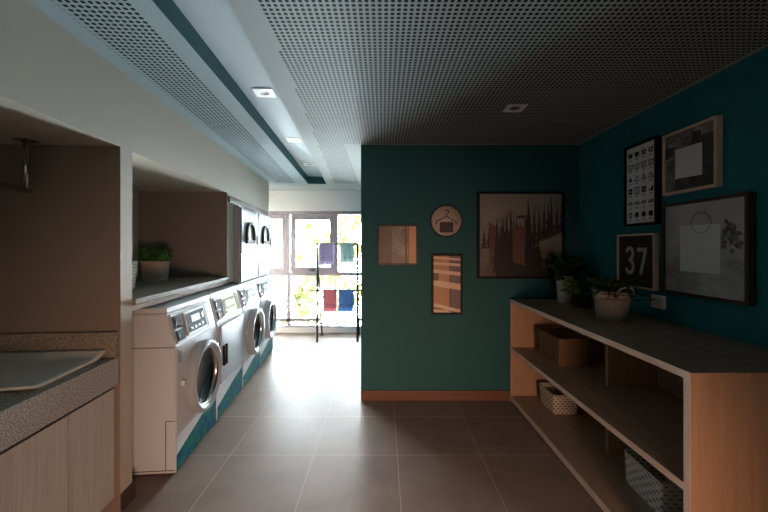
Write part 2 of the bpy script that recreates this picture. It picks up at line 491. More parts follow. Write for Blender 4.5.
# ceiling: lowered board right and left of a long recess
m = MB()
rl = [L(-0.865, -3.2), L(-0.831, 1.58), L(-0.735, 5.80)]
rr = [L(-0.519, -3.2), L(-0.519, 1.58), L(-0.445, 5.80)]
Z = lambda p, z: (p[0], p[1], z)
def quad(a, b, c, d, mi): m.face([a, b, c, d], mi)
for i in (0, 1):
    a0, a1 = rr[i], rr[i + 1]
    m.face([Z(a0, H), (2.1, a0[1], H), (2.1, a1[1], H), Z(a1, H)], 0)
    b0, b1 = rl[i], rl[i + 1]
    m.face([(-3.2, b0[1], H), Z(b0, H), Z(b1, H), (-3.2, b1[1], H)], 1)
    m.face([Z(a0, H), Z(a1, H), Z(a1, 2.662), Z(a0, 2.662)], 3)
    m.face([Z(b0, H), Z(b1, H), Z(b1, 2.662), Z(b0, 2.662)], 3)
    m.face([Z(b0, 2.662), Z(b1, 2.662), Z(a1, 2.662), Z(a0, 2.662)], 2)
m.face([Z(rl[2], H), Z(rr[2], H), Z(rr[2], 2.662), Z(rl[2], 2.662)], 3)
e0, e1 = rl[2], rr[2]
m.face([(-3.2, e0[1], H), Z(e0, H), (e0[0], 6.5, H), (-3.2, 6.5, H)], 0)
m.face([Z(e0, H), Z(e1, H), (e1[0], 6.5, H), (e0[0], 6.5, H)], 0)
m.face([Z(e1, H), (2.1, e1[1], H), (2.1, 6.5, H), (e1[0], 6.5, H)], 0)
m.face([(-3.6, -3.4, 2.8), (2.3, -3.4, 2.8), (2.3, 6.55, 2.8), (-3.6, 6.55, 2.8)], 2)
struct(m.obj('ceiling', ['ceiling', 'ceiling_strip', 'recess', 'recess_side'], recalc=False))

# window wall
WY = 6.4
m = MB()
m.box(-2.80, -0.22, WY, WY + 0.22, 2.18, 2.80)
m.box(-2.80, -0.22, WY - 0.06, WY + 0.22, 0.0, 0.088)
struct(m.obj('wall_window', ['white_wall']))
win = bpy.data.objects.new('window_1', None); COL.objects.link(win); win.location = (-1.5, WY, 0); struct(win)
def wx(px): return (px - 383) / 355 * WY + 1.5
fr = MB()
x0, x1 = -1.30, 1.28
y0, y1 = 0.02, 0.09
fr.box(x0, x1, y0, y1, 2.115, 2.18, bev=0.004)
fr.box(x0, x1, y0, y1, 1.01, 1.072, bev=0.004)
fr.box(x0, x1, y0, y1, 0.18, 0.238, bev=0.004)
fr.box(x0, x1, y0 - 0.06, y1, 0.088, 0.112, bev=0.004)
fr.box(x0, x0 + 0.05, y0, y1, 0.112, 2.115); fr.box(x1 - 0.05, x1, y0, y1, 0.112, 2.115)
fr.box(wx(285.5), wx(289.3), y0 - 0.01, y1, 1.068, 2.115, bev=0.004)
fr.box(wx(334.7), wx(337.6), y0 - 0.01, y1, 1.068, 2.115, bev=0.004)
fr.box(wx(286.4), wx(290.0), y0, y1, 0.112, 1.02, bev=0.004)
fr.obj('window_frame', 'alu', win)
def sash(xa, xb, za, zb, st, rl_):
    q = MB()
    q.box(xa, xa + st, y0 - 0.015, y1 - 0.02, za, zb, bev=0.004); q.box(xb - st, xb, y0 - 0.015, y1 - 0.02, za, zb, bev=0.004)
    q.box(xa + st, xb - st, y0 - 0.015, y1 - 0.02, zb - rl_, zb, bev=0.004); q.box(xa + st, xb - st, y0 - 0.015, y1 - 0.02, za, za + rl_, bev=0.004)
    return q.obj('sash', 'alu', win)
sash(x0 + 0.05, wx(285.4), 1.072, 2.112, 0.055, 0.085)
s2 = sash(wx(290.6), wx(334.6), 1.072, 2.112, 0.085, 0.095)
hd = MB(); hd.box(wx(309), wx(316), -0.04, 0.0, 1.10, 1.12, bev=0.003); hd.box(wx(312), wx(313.6), -0.02, 0.01, 1.09, 1.13)
hd.obj('handle', 'black', s2)
def pane(xa, xb, za, zb):
    q = MB(); q.box(xa, xb, 0.045, 0.051, za, zb); q.obj('pane', 'glass', win)
pane(x0 + 0.1, wx(285.4) - 0.05, 1.15, 2.03); pane(wx(290.6) + 0.08, wx(334.6) - 0.08, 1.16, 2.02); pane(wx(337.6), x1 - 0.05, 1.068, 2.115)
pane(x0 + 0.05, wx(286.4), 0.238, 1.01); pane(wx(290), x1 - 0.05, 0.238, 1.01)
pane(x0 + 0.05, wx(286.4), 0.112, 0.18); pane(wx(290), x1 - 0.05, 0.112, 0.18)

# outside: unseen block added to keep sky light off the upper dryers
m = MB(); m.box(0.0, 0.6, 6.62, 13.0, -3.3, 5.5)
struct(m.obj('unseen_sky_blocker', plain('brown_blocker', srgb(92, 84, 76), 0.9)))
m = MB(); m.box(-14, 10, 6.62, 16, -3.5, -3.3)
struct(m.obj('ground_outside', plain('pale_outdoor_paving', srgb(190, 188, 178), 0.8)))

# ------------------------------------------------------------------ machines along the left wall
def slant(y, t, n):
    d = Vector((-0.055, 0, 0.224)).normalized(); k = Vector((0.224, 0, 0.055)).normalized()
    return (d.x * t + k.x * n, y, 0.856 + d.z * t + k.z * n)
SL = lambda n, y, t: slant(y, t, n)          # box() hands over (x,y,z) = (out, along, up)
W = 0.705

def machine_base(t, yellow):
    q = MB(); q.prism([(-0.66, 0.012), (0, 0.012), (0, 0.856), (-0.055, 1.08), (-0.66, 1.08)], 'y', 0, W, bev=0.004)
    q.obj('body', 'enamel', t)
    q = MB(); q.box(-0.66, -0.001, -0.003, -0.0005, 0.853, 0.857); q.obj('upper_seam', 'seam', t)
    q = MB(); q.box(-0.06, -0.0565, -0.003, -0.0005, 0.034, 0.36); q.box(-0.06, -0.001, -0.003, -0.0005, 0.36, 0.363); q.box(-0.66, -0.001, -0.003, -0.0005, 0.03, 0.034)
    q.obj('base_seam', 'seam', t)
    q = MB(); q.box(-0.66, -0.05, -0.002, W + 0.002, 1.083, 1.12, bev=0.006); q.obj('lid', 'enamel', t)
    q = MB(); q.box(-0.62, -0.02, 0.02, W - 0.02, 0, 0.012); q.obj('plinth', 'seam', t)
    cp = MB(); cp.box(0.0, 0.006, 0.03, W - 0.02, 0.012, 0.218, bev=0.003, xf=SL)
    c = cp.obj('control_panel', 'enamel_grey', t, label='pale grey slanted control panel')
    for a, b in ((0.025, 0.10), (0.115, 0.20)):
        q = MB(); q.box(0.006, 0.012, 0.045, 0.15, a, b, bev=0.003, xf=SL); q.box(0.012, 0.016, 0.062, 0.07, a + 0.025, b - 0.025, 1, xf=SL)
        q.obj('coin_slot', ['slot', 'chrome'], c, label='dark coin slot plate')
    q = MB(); q.box(0.006, 0.014, 0.19, 0.53, 0.03, 0.2, 0, bev=0.004, xf=SL)
    q.box(0.014, 0.016, 0.21, 0.51, 0.045, 0.185, 1, xf=SL)
    for k in range(4): q.box(0.016, 0.02, 0.24 + 0.06 * k, 0.275 + 0.06 * k, 0.06, 0.08, 2, bev=0.002, xf=SL)
    q.box(0.016, 0.018, 0.28, 0.42, 0.11, 0.16, 3, xf=SL)
    q.box(0.016, 0.021, 0.45, 0.485, 0.115, 0.155, 2, bev=0.002, xf=SL)
    q.obj('display', ['enamel', 'panel_yellow' if yellow else 'panel', 'chrome', 'label_grey'], c, label='display panel with buttons')
    q = MB(); q.box(0.006, 0.011, 0.555, 0.665, 0.025, 0.205, bev=0.003, xf=SL)
    q.obj('drawer_front', 'panel_yellow' if yellow else 'enamel', c)
    q = MB(); q.box(0.0, 0.005, 0.008, W - 0.008, 0.016, 0.258, bev=0.002)
    k = q.obj('kick_panel', 'enamel', t)
    q = MB(); q.prism([(0.01, 0.018), (W - 0.01, 0.018), (W - 0.01, 0.25), (0.45, 0.22), (0.2, 0.165), (0.01, 0.125)], 'x', 0.005, 0.0068)
    q.obj('wave_decal', 'decal', k, label='blue and green wave decal')

def washer(loc, label, group):
    t = thing('washing_machine', label, 'washing machine', loc, TH, group)
    machine_base(t, False)
    q = MB(); q.box(0.0, 0.005, 0.008, W - 0.008, 0.266, 0.85, bev=0.002); q.obj('front_panel', 'enamel', t)
    q = MB(); q.box(0.005, 0.007, 0.03, 0.085, 0.735, 0.835, bev=0.001); q.obj('instruction_label', 'label_grey', t, label='small grey label')
    c = (0.005, 0.362, 0.54)
    q = MB(); q.lathe([(0.262, 0.0), (0.268, 0.03), (0.266, 0.065), (0.256, 0.08), (0.238, 0.082), (0.212, 0.066), (0.202, 0.045), (0.198, 0.015), (0.198, 0.0)], 56, c, 'x')
    d = q.obj('door', 'enamel_grey', t, label='round porthole door ring')
    q = MB(); q.lathe([(0.199, 0.036), (0.19, 0.03), (0.15, 0.012), (0.1, 0.004), (0.02, 0.001)], 48, c, 'x', closed=False)
    q.lathe([(0.02, 0.001), (0.0005, 0.001)], 48, c, 'x')
    q.obj('door_glass', 'darkglass', d, label='dark bowl shaped door glass')
    q = MB(); q.lathe([(0.212, 0.067), (0.207, 0.066), (0.198, 0.05), (0.197, 0.04)], 48, c, 'x'); q.obj('glass_rim', 'chrome', d, label='thin chrome rim')
    q = MB(); q.box(0.005, 0.03, 0.068, 0.096, 0.57, 0.61, bev=0.005); q.obj('door_latch', 'enamel', d)
    q = MB(); q.box(0.005, 0.03, 0.634, 0.665, 0.46, 0.5, bev=0.005); q.obj('hinge', 'chrome', d); q = MB(); q.box(0.005, 0.03, 0.634, 0.665, 0.59, 0.63, bev=0.005); q.obj('hinge', 'chrome', d)
    return t

def front_dryer(loc, label):
    t = thing('tumble_dryer', label, 'tumble dryer', loc, TH)
    machine_base(t, True)
    q = MB(); q.box(0.0, 0.004, 0.008, W - 0.008, 0.266, 0.85, bev=0.002); q.obj('front_panel', 'enamel', t)
    q = MB(); q.box(0.004, 0.03, 0.035, W - 0.02, 0.315, 0.825, bev=0.012); d = q.obj('door', 'enamel_grey', t, label='square flush door')
    for y in (0.06, 0.115):
        q = MB(); q.box(0.03, 0.052, y, y + 0.026, 0.47, 0.65, bev=0.006); q.obj('handle', 'slot', d, label='dark upright pull handle')
    return t

u0 = 2.488; PIT = 0.722
WF = -1.197
washer(L(WF, u0), 'white front loading washer nearest the camera, its bare peach lit side showing', 'front loading washers')
front_dryer(L(WF, u0 + PIT), 'white machine with a square flush door and two dark pull handles between the washers')
washer(L(WF, u0 + 2 * PIT), 'white porthole washer directly beyond the square door machine, under the nearer upper dryer', 'front loading washers')
washer(L(WF, u0 + 3 * PIT), 'white porthole washer at the window end of the row, under the farther upper dryer', 'front loading washers')

def stacked_dryer(loc, label):
    t = thing('stacked_dryer', label, 'tumble dryer', loc, TH, 'upper dryers stacked on the washers')
    h = 0.872; wd = 0.733
    q = MB(); q.box(-0.5, 0, 0, wd, 0, h, bev=0.004); q.obj('body', 'steel_grey2', t)
    q = MB(); q.box(0, 0.022, 0.012, wd - 0.012, 0.335, h - 0.015, bev=0.006); d = q.obj('door', 'steel_grey', t)
    # arched window: flat foot, round head
    def arch(r, cy, z0, z1, k=18):
        zc = z1 - r
        return [(cy - r, z0), (cy + r, z0)] + [(cy + r * math.cos(a), zc + r * 0.95 * math.sin(a)) for a in [PI * i / k for i in range(k + 1)]]
    q = MB(); A_, B_ = arch(0.17, 0.33, 0.45, 0.72), arch(0.125, 0.33, 0.49, 0.68)
    for x_, flip in ((0.048, 0),):
        for i in range(len(A_)):
            j = (i + 1) % len(A_)
            q.face([(x_, *A_[i]), (x_, *A_[j]), (x_, *B_[j]), (x_, *B_[i])]); q.face([(0.022, *A_[i]), (0.022, *A_[j]), (x_, *A_[j]), (x_, *A_[i])]); q.face([(0.022, *B_[i]), (0.022, *B_[j]), (x_, *B_[j]), (x_, *B_[i])])
    fr_ = q.obj('window_surround', 'slot', d, label='dark arched window surround')
    q = MB(); q.prism(B_, 'x', 0.022, 0.026); q.obj('window_glass', 'arch_glass', fr_, label='arched glass with painted yellowish reflection')
    q = MB(); q.box(0, 0.016, 0.012, wd - 0.012, 0.015, 0.322, bev=0.004); p = q.obj('lower_panel', 'steel_grey', t)
    q = MB()
    for k in range(9): q.box(0.016, 0.018, 0.1 + k * 0.06, 0.106 + k * 0.06, 0.06, 0.24)
    q.obj('vent_slots', 'steel_grey2', p)
    q = MB(); q.box(0.022, 0.04, wd - 0.07, wd - 0.05, 0.42, 0.56, bev=0.004); q.obj('handle', 'chrome', d)
    return t
stacked_dryer(L(-1.285, 4.115, 1.122), 'upper dryer with arched window, the one nearer the niche')
stacked_dryer(L(-1.285, 4.853, 1.122), 'upper dryer with arched window, the one nearer the window')

# ------------------------------------------------------------------ folding counter in the near niche
t = thing('stone_worktop', 'speckled grey granite worktop with deep front edge in the near niche', 'worktop', L(-1.345, -0.6, 0.745), TH)
q = MB(); q.box(-0.89, 0.0, 0.005, 2.755, 0, 0.155, bev=0.004); q.obj('slab', 'granite', t)
q = MB(); q.box(-0.89, -0.005, 2.735, 2.757, 0.155, 0.30, bev=0.002); q.obj('backsplash', 'granite_brown', t, label='brown granite upstand')
t = thing('base_cabinet', 'washed oak base cabinet with flat doors under the granite worktop', 'cabinet', L(-1.345, -0.6, 0), TH)
q = MB(); q.box(-0.86, -0.027, 0.005, 2.745, 0.09, 0.742); q.obj('body', 'seam', t)
q = MB(); q.box(-0.80, -0.10, 0.005, 2.755, 0.0, 0.09); q.obj('plinth', 'base_dark', t)
ds = [2.755, 2.427, 1.96, 1.49, 1.02, 0.55, 0.08]
for a, b in zip(ds, ds[1:]):
    q = MB(); q.box(-0.027, -0.022, b + 0.003, a - 0.003, 0.095, 0.722, bev=0.002); q.obj('door', 'cab', t)

# quilted mat on the worktop
random.seed(3)
q = MB(); nu, nv = 26, 34
def matz(a, b):
    z = 0.004 + 0.004 * math.sin(a * 9 + 1) * math.sin(b * 7)
    z += 0.034 * max(0, (b - 0.80) / 0.2) ** 1.6 + 0.004 * max(0, (a - 0.88) / 0.12) ** 2 * (0.4 + 0.6 * b) + 0.012 * max(0, (0.1 - b) / 0.1)
    return max(0.003, z)
gr = {}
for i in range(nu + 1):
    for j in range(nv + 1):
        a, b = i / nu, j / nv
        v = -2.12 + 0.725 * a; u = 1.60 + 0.05 * a + (0.522 - 0.05 * a) * b
        for lay, dz in ((0, 0), (1, 0.012)):
            gr[i, j, lay] = q.bm.verts.new((v + 1.75, u - 1.85, matz(a, b) + dz))
for i in range(nu):
    for j in range(nv):
        for lay in (0, 1):
            f = q.bm.faces.new([gr[i, j, lay], gr[i + 1, j, lay], gr[i + 1, j + 1, lay], gr[i, j + 1, lay]]); f.smooth = True
bd = [(i, 0) for i in range(nu)] + [(nu, j) for j in range(nv)] + [(i, nv) for i in range(nu, 0, -1)] + [(0, j) for j in range(nv, 0, -1)]
for a, b in zip(bd, bd[1:] + bd[:1]): q.bm.faces.new([gr[a + (0,)], gr[b + (0,)], gr[b + (1,)], gr[a + (1,)]])
tag(q.obj('folding_mat', 'fabric', loc=L(-1.75, 1.85, 0.9), rz=TH), 'grey fabric mat spread on the granite worktop with lifted edges', 'mat')

# hanging rail
t = thing('hanging_rail', 'chrome hanging rail fixed to the ceiling of the near niche', 'rail', L(-1.765, 2.07, 2.11), TH)
q = MB(); q.box(-0.04, 0.04, -0.04, 0.04, -0.006, 0, bev=0.001); q.obj('ceiling_plate', 'chrome', t); q = MB(); q.box(-0.04, 0.04, -1.94, -1.86, -0.006, 0, bev=0.001); q.obj('ceiling_plate', 'chrome', t)
q = MB(); q.tube([(0, 0, -0.006), (0, 0, -0.272)], 0.016, 12); q.obj('hanger_post', 'chrome', t); q = MB(); q.tube([(0, -1.9, -0.006), (0, -1.9, -0.272)], 0.016, 12); q.obj('hanger_post', 'chrome', t)
q = MB(); q.tube([(0, 0.016, -0.272), (0, -1.916, -0.272)], 0.015, 12); q.obj('rod', 'chrome', t)

# stone ledge in the far niche
q = MB(); q.box(-0.89, 0.02, 0.014, 1.627, 0, 0.036, bev=0.004)
tag(q.obj('stone_ledge', 'stone', loc=L(-1.345, 2.266, 1.177), rz=TH), 'cream stone ledge across the niche above the washing machines', 'ledge')

# ------------------------------------------------------------------ plants and baskets
def woven_round(r0, r1, h, rows=14, n=64, amp=0.004):
    q = MB(); prof = []
    sub = 3
    for i in range(rows * sub + 1):
        f = i / (rows * sub); prof.append((r0 + (r1 - r0) * f, h * f))
    def disp(i, k):
        row = i // sub
        ph = (i % sub) / sub
        return amp * math.sin(PI * ph) * (0.4 + 0.9 * math.cos(k * PI / 2 + row * PI)) 
    q.lathe(prof, n, disp=disp)
    q.lathe([(r1 + 0.003, h - 0.004), (r1 + 0.007, h + 0.004), (r1 - 0.001, h + 0.01), (r1 - 0.008, h + 0.003), (r1 - 0.008, h - 0.03), (0.001, h - 0.035)], n)
    q.lathe([(0.001, 0.0), (r0, 0.0)], n)
    return q
def rosette_plant(parent, z, r, h, n, ln, wd, seed, mat, tilt=(0.2, 1.3), leafm=None):
    rnd = random.Random(seed); q = MB(); st = MB()
    for i in range(n):
        a = rnd.uniform(0, 2 * PI); rr_ = r * math.sqrt(rnd.random()); el = rnd.uniform(*tilt)
        top = Vector((rr_ * math.cos(a) * 1.1, rr_ * math.sin(a) * 1.1, z + h * rnd.uniform(0.3, 1.0)))
        b = Vector((rr_ * 0.3 * math.cos(a), rr_ * 0.3 * math.sin(a), z - 0.01))
        st.tube([b, (b + top) / 2 + Vector((0, 0, 0.01)), top], [0.0028, 0.0022, 0.0016], 5)
        for k in range(rnd.choice((2, 3, 3))):
            aa = a + rnd.uniform(-1.4, 1.4)
            q.leaf(top, (math.cos(aa) * math.cos(el), math.sin(aa) * math.cos(el), math.sin(el) * 0.9), ln * rnd.uniform(0.7, 1.15), wd * rnd.uniform(0.8, 1.15), rnd.uniform(0.1, 0.5), 0, rnd.uniform(-1.1, 1.1))
    s_ = st.obj('stems', mat, parent)
    f = q.obj('foliage', mat, parent, recalc=False)
    return f

t = thing('potted_plant', 'leafy green plant in grey woven basket on the stone ledge', 'plant', L(-1.86, 3.50, 1.213), TH)
woven_round(0.097, 0.117, 0.18).obj('basket', 'wicker', t)
q = MB(); q.lathe([(0.104, 0.153), (0.001, 0.16)], 24); q.obj('soil', 'soil', t)
rosette_plant(t, 0.155, 0.085, 0.12, 34, 0.07, 0.068, 5, 'leaf', (-0.8, 1.1))

t = thing('woven_basket', 'white and dark woven pot half hidden by the pillar on the stone ledge', 'basket', L(-1.735, 2.80, 1.213), TH)
woven_round(0.085, 0.10, 0.2).obj('body', 'weave_white', t)

def squircle(ax, ay, p=7):
    def f(th, r):
        c, s_ = math.cos(th), math.sin(th)
        k = (abs(c) ** p + abs(s_) ** p) ** (-1 / p)
        return (ax * r * k * c, ay * r * k * s_)
    return f
def square_ring(ax, ay, n):
    """outline walked by length, so the weave stays even along the sides"""
    per = []
    for i in range(n):
        s_ = 4 * i / n; side = int(s_); f = (s_ - side) * 2 - 1
        per.append([(ax, ay * f), (-ax * f, ay), (-ax, -ay * f), (ax * f, -ay)][side])
    def fn(th, r):
        k = int(round(th / (2 * PI) * n)) % n
        x, y = per[k]
        # rounded corners
        m_ = max(abs(x) / ax, abs(y) / ay); c = min(abs(x) / ax, abs(y) / ay)
        q_ = 1 - 0.035 * max(0, (c - 0.85) / 0.15) ** 2
        return (x * r * q_, y * r * q_)
    return fn
def square_basket(name, label, loc, ax, ay, h, mat, taper=0.92, rows=10, n=96, amp=0.003, rz=0.0, handle=False):
    t = thing(name, label, 'basket', loc, rz)
    q = MB(); sh = square_ring(ax, ay, n); sub = 3
    prof = [(taper + (1 - taper) * i / (rows * sub), h * i / (rows * sub)) for i in range(rows * sub + 1)]
    q.lathe(prof, n, shape=sh, disp=lambda i, k: amp * math.sin(PI * (i % sub) / sub) * (0.4 + math.cos(k * PI / 2 + (i // sub) * PI)))
    q.lathe([(0.97, h), (taper * 0.965, 0.006)], n, shape=sh)
    q.lathe([(taper, 0.0), (0.01, 0.0)], n, shape=sh); q.lathe([(taper * 0.965, 0.006), (0.01, 0.006)], n, shape=sh)
    q.obj('body', mat, t)
    q = MB(); q.lathe([(1.005, h - 0.008), (1.015, h), (1.0, h + 0.007), (0.968, h + 0.006), (0.962, h - 0.004), (0.968, h - 0.008)], n, shape=sh)
    q.obj('rim', mat, t)
    if handle:
        for s_ in (-1, 1):
            q = MB(); q.tube([(-0.06, s_ * (ay + 0.004), h - 0.035), (-0.035, s_ * (ay + 0.014), h + 0.005), (0.035, s_ * (ay + 0.014), h + 0.005), (0.06, s_ * (ay + 0.004), h - 0.035)], 0.007, 8)
            q.obj('handle', mat, t)
    return t
square_basket('wicker_basket', 'brown rattan basket on the middle shelf', (1.585, 3.13, 0.542), 0.135, 0.21, 0.225, 'rattan', 0.92, 14, 120, 0.004, 0.0, True)
square_basket('storage_basket', 'small cream strip basket on the bottom shelf near the teal wall', (1.595, 3.235, 0.067), 0.112, 0.145, 0.165, 'weave_small', 0.9)
square_basket('storage_basket', 'large white strip basket on the bottom shelf near the end panel', (1.64, 2.065, 0.067), 0.135, 0.165, 0.185, 'weave_white', 0.95, rz=R(-3))

# ------------------------------------------------------------------ shelving unit
SX0, SX1, SY0, SY1 = 1.262, 1.955, 1.456, 3.528
t = thing('shelving_unit', 'long low oak shelving unit against the blue teal wall', 'shelf', ((SX0 + SX1) / 2, (SY0 + SY1) / 2, 0))
cx, cy = t.location.x, t.location.y
def sb(name, x0_, x1_, y0_, y1_, z0_, z1_, mat, edge=None, label=None):
    q = MB(); q.box(x0_ - cx, x1_ - cx, y0_ - cy, y1_ - cy, z0_, z1_, 0, bev=0.0012)
    o = q.obj(name, mat, t, label=label)
    if edge:
        e = MB(); a, b, c_, d_ = edge; e.box(SX0 - 0.0022 - cx, SX0 - 0.0004 - cx, a - cy, b - cy, c_, d_); e.obj('edge_band', 'edge', o)
    return o
TH_ = 0.032
sb('top_board', SX0, SX1, SY0, SY1, 1.014 - TH_, 1.014, 'oak_y', (SY0, SY1, 1.014 - TH_, 1.014))
q = MB(); q.box(SX0 - cx, SX1 - cx, SY0 - 0.002 - cy, SY0 - 0.0004 - cy, 1.014 - TH_, 1.014); q.obj('end_edge_band', 'oak_z', t)
sb('end_panel', SX0, SX1, SY0, SY0 + TH_, 0, 1.014 - TH_, 'oak_z', (SY0, SY0 + TH_, 0, 1.014 - TH_))
sb('end_panel', SX0, SX1, SY1 - TH_, SY1, 0, 1.014 - TH_, 'oak_z', (SY1 - TH_, SY1, 0, 1.014 - TH_))
sb('middle_shelf', SX0, SX1 - 0.02, SY0 + TH_, SY1 - TH_, 0.51, 0.542, 'oak_y', (SY0 + TH_, SY1 - TH_, 0.51, 0.542))
sb('bottom_shelf', SX0, SX1 - 0.02, SY0 + TH_, SY1 - TH_, 0.02, 0.067, 'oak_y', (SY0 + TH_, SY1 - TH_, 0.02, 0.067))
sb('plinth', SX0 + 0.02, SX1 - 0.02, SY0 + TH_, SY1 - TH_, 0.0, 0.02, 'base_dark')
sb('back_panel', SX1 - 0.02, SX1, SY0 + TH_, SY1 - TH_, 0.02, 1.014 - TH_, 'oak_y')
for z0_, z1_ in ((0.542, 1.014 - TH_), (0.067, 0.51)):
    o = sb('divider', 1.585, SX1 - 0.02, 2.50, 2.532, z0_, z1_, 'oak_z')

# pots on the shelving unit
t = thing('potted_plant', 'dark leafed plant in tall white tapered pot in the shelf corner', 'plant', (1.69, 3.30, 1.014))
q = MB(); q.lathe([(0.001, 0), (0.058, 0), (0.06, 0.004), (0.078, 0.242), (0.08, 0.25), (0.074, 0.25), (0.07, 0.235), (0.001, 0.228)], 36); q.obj('pot', 'ceramic', t)
rosette_plant(t, 0.23, 0.095, 0.16, 44, 0.095, 0.06, 8, 'leaf2', (-0.5, 1.2))
t = thing('potted_plant', 'small leafy plant in dark pot between white pot and bucket', 'plant', (1.70, 3.03, 1.014))
q = MB(); q.lathe([(0.001, 0), (0.06, 0), (0.063, 0.004), (0.072, 0.085), (0.074, 0.092), (0.066, 0.092), (0.062, 0.08), (0.001, 0.075)], 32); q.obj('pot', 'darkpot', t)
rosette_plant(t, 0.075, 0.10, 0.13, 40, 0.07, 0.045, 9, 'leaf3')
t = thing('potted_plant', 'spreading green plant in pinkish metal bucket on the shelving unit', 'plant', (1.645, 2.555, 1.014))
q = MB()
q.lathe([(0.001, 0), (0.088, 0), (0.092, 0.003), (0.096, 0.03), (0.099, 0.034), (0.0985, 0.04), (0.1, 0.044), (0.114, 0.148), (0.117, 0.152), (0.116, 0.158), (0.124, 0.203), (0.129, 0.206), (0.129, 0.211), (0.124, 0.213), (0.119, 0.208), (0.114, 0.18), (0.001, 0.175)], 48)
b = q.obj('bucket', 'bucket', t)
q = MB(); q.tube([(0.02 + 0.118 * math.cos(a) * 0.9, -0.128 * math.cos(a) * 0 - 0.125, 0.19 + 0.05 * math.sin(a)) for a in [PI * i / 14 for i in range(15)]], 0.0035, 6)
q2 = MB(); q2.tube([(-0.05, -0.122, 0.178), (-0.055, -0.140, 0.205), (-0.03, -0.148, 0.232), (0.01, -0.15, 0.244), (0.05, -0.146, 0.232), (0.072, -0.132, 0.205), (0.07, -0.112, 0.178)], 0.004, 8); q.bm.free()
q2.obj('handle', 'plastic', b, label='pale wire handle')
for sx in (-0.05, 0.07):
    q = MB(); q.box(sx - 0.008, sx + 0.008, -0.128 if sx < 0 else -0.118, -0.11 if sx < 0 else -0.098, 0.165, 0.19, bev=0.002)
    q.obj('handle_ear', 'seam', b)
rnd = random.Random(11); q = MB()
for i in range(110):
    a = rnd.uniform(0, 2 * PI); r_ = 0.10 * math.sqrt(rnd.random()); el = rnd.uniform(0.1, 1.2)
    q.leaf((r_ * math.cos(a), r_ * math.sin(a), 0.178 + rnd.uniform(0, 0.07)), (math.cos(a) * math.cos(el), math.sin(a) * math.cos(el), math.sin(el)), rnd.uniform(0.05, 0.12), rnd.uniform(0.018, 0.034), rnd.uniform(0.2, 0.7))
for i in range(9):
    a = -PI / 2 + rnd.uniform(-1.0, 0.9); p = Vector((0.06 * math.cos(a), 0.06 * math.sin(a), 0.2))
    d = Vector((math.cos(a), math.sin(a), 0.35)); pts = [p + d * 0.045 * k - Vector((0, 0, 0.006 * k * k)) for k in range(5)]
    q.tube(pts, 0.002, 5)
    for pp in pts[1:]:
        for s_ in (-1, 1): q.leaf(pp, (math.cos(a + s_), math.sin(a + s_), 0.3), 0.05, 0.024, 0.3)
q.obj('foliage', 'leaf4', t, recalc=False)

# ------------------------------------------------------------------ pictures on the green teal wall (faces -y)
def wall_frame(name, label, cat, cx_, z0_, wd, ht, fw, depth, frm, y=3.55):
    t = thing(name, label, cat, (cx_, y, z0_))
    q = MB()
    for a, b, c_, d_ in ((-wd / 2, wd / 2, ht - fw, ht), (-wd / 2, wd / 2, 0, fw), (-wd / 2, -wd / 2 + fw, fw, ht - fw), (wd / 2 - fw, wd / 2, fw, ht - fw)):
        q.box(a, b, -depth, -0.0005, c_, d_, bev=0.002)
    q.obj('frame', frm, t)
    return t
FP = lambda y: (lambda a, b, h: (a, y - h, b))     # print plane facing -y
# square collage
t = wall_frame('framed_picture', 'small square collage print in thin brown frame left of the hanger sign', 'picture', 0.147, 1.352, 0.395, 0.398, 0.016, 0.025, 'brownfr')
M['collage'] = abstract_print('collage_print', srgb(120, 104, 90), srgb(150, 138, 124), srgb(176, 164, 150), 5, 1.3)
M['collage_dark'] = plain('collage_brown', srgb(112, 92, 78), 0.5, coat=0.5, var=0.25, scale=18)
M['tan'] = plain('tan_print', srgb(206, 150, 104), 0.5, coat=0.5, var=0.08)
M['brownprint'] = plain('brown_print', srgb(104, 76, 60), 0.5, coat=0.5)
q = MB(); q.box(-0.182, 0.182, -0.012, -0.002, 0.016, 0.382, 0)
P = FP(-0.012)
q.poly([(-0.182, 0.016), (-0.06, 0.016), (-0.06, 0.382), (-0.182, 0.382)], P, 1)
q.poly([(0.075, 0.016), (0.092, 0.016), (0.085, 0.382), (0.07, 0.382)], P, 2)
q.poly([(0.105, 0.016), (0.182, 0.016), (0.182, 0.382), (0.11, 0.382)], P, 3)
q.poly([(0.10, 0.016), (0.107, 0.016), (0.112, 0.382), (0.104, 0.382)], P, 2)
q.obj('print', ['collage', 'collage_dark', 'brownprint', 'tan'], t)
# narrow frame: tan and mauve fields under pale slanting bands
t = wall_frame('framed_picture', 'narrow upright framed panel with pale slanting bands below the hanger sign', 'picture', 0.637, 0.86, 0.305, 0.60, 0.018, 0.03, 'blackfr')
M['mauve'] = plain('mauve_field', srgb(112, 92, 96), 0.5, coat=0.5, var=0.06)
M['cream'] = plain('cream_band', srgb(226, 194, 164), 0.5, coat=0.5, var=0.05)
M['tan2'] = plain('orange_tan_field', srgb(186, 134, 92), 0.5, coat=0.5, var=0.1, scale=30)
q = MB(); q.box(-0.136, 0.136, -0.014, -0.002, 0.018, 0.582, 0); P = FP(-0.014)
q.poly([(-0.136, 0.018), (0.028, 0.018), (0.028, 0.582), (-0.136, 0.582)], P, 1)
q.poly([(0.024, 0.018), (0.042, 0.018), (0.042, 0.582), (0.024, 0.582)], P, 3, 0.0009)
for zl, zr, th in ((0.565, 0.545, 0.022), (0.508, 0.49, 0.026), (0.43, 0.40, 0.036), (0.315, 0.27, 0.062), (0.085, 0.018, 0.055)):
    q.poly([(-0.136, zl - th / 2), (0.136, max(0.018, zr - th / 2)), (0.136, zr + th / 2), (-0.136, zl + th / 2)], P, 2, 0.0013)
q.poly([(-0.136, 0.018), (0.05, 0.018), (-0.02, 0.045), (-0.136, 0.07)], P, 2, 0.0013)
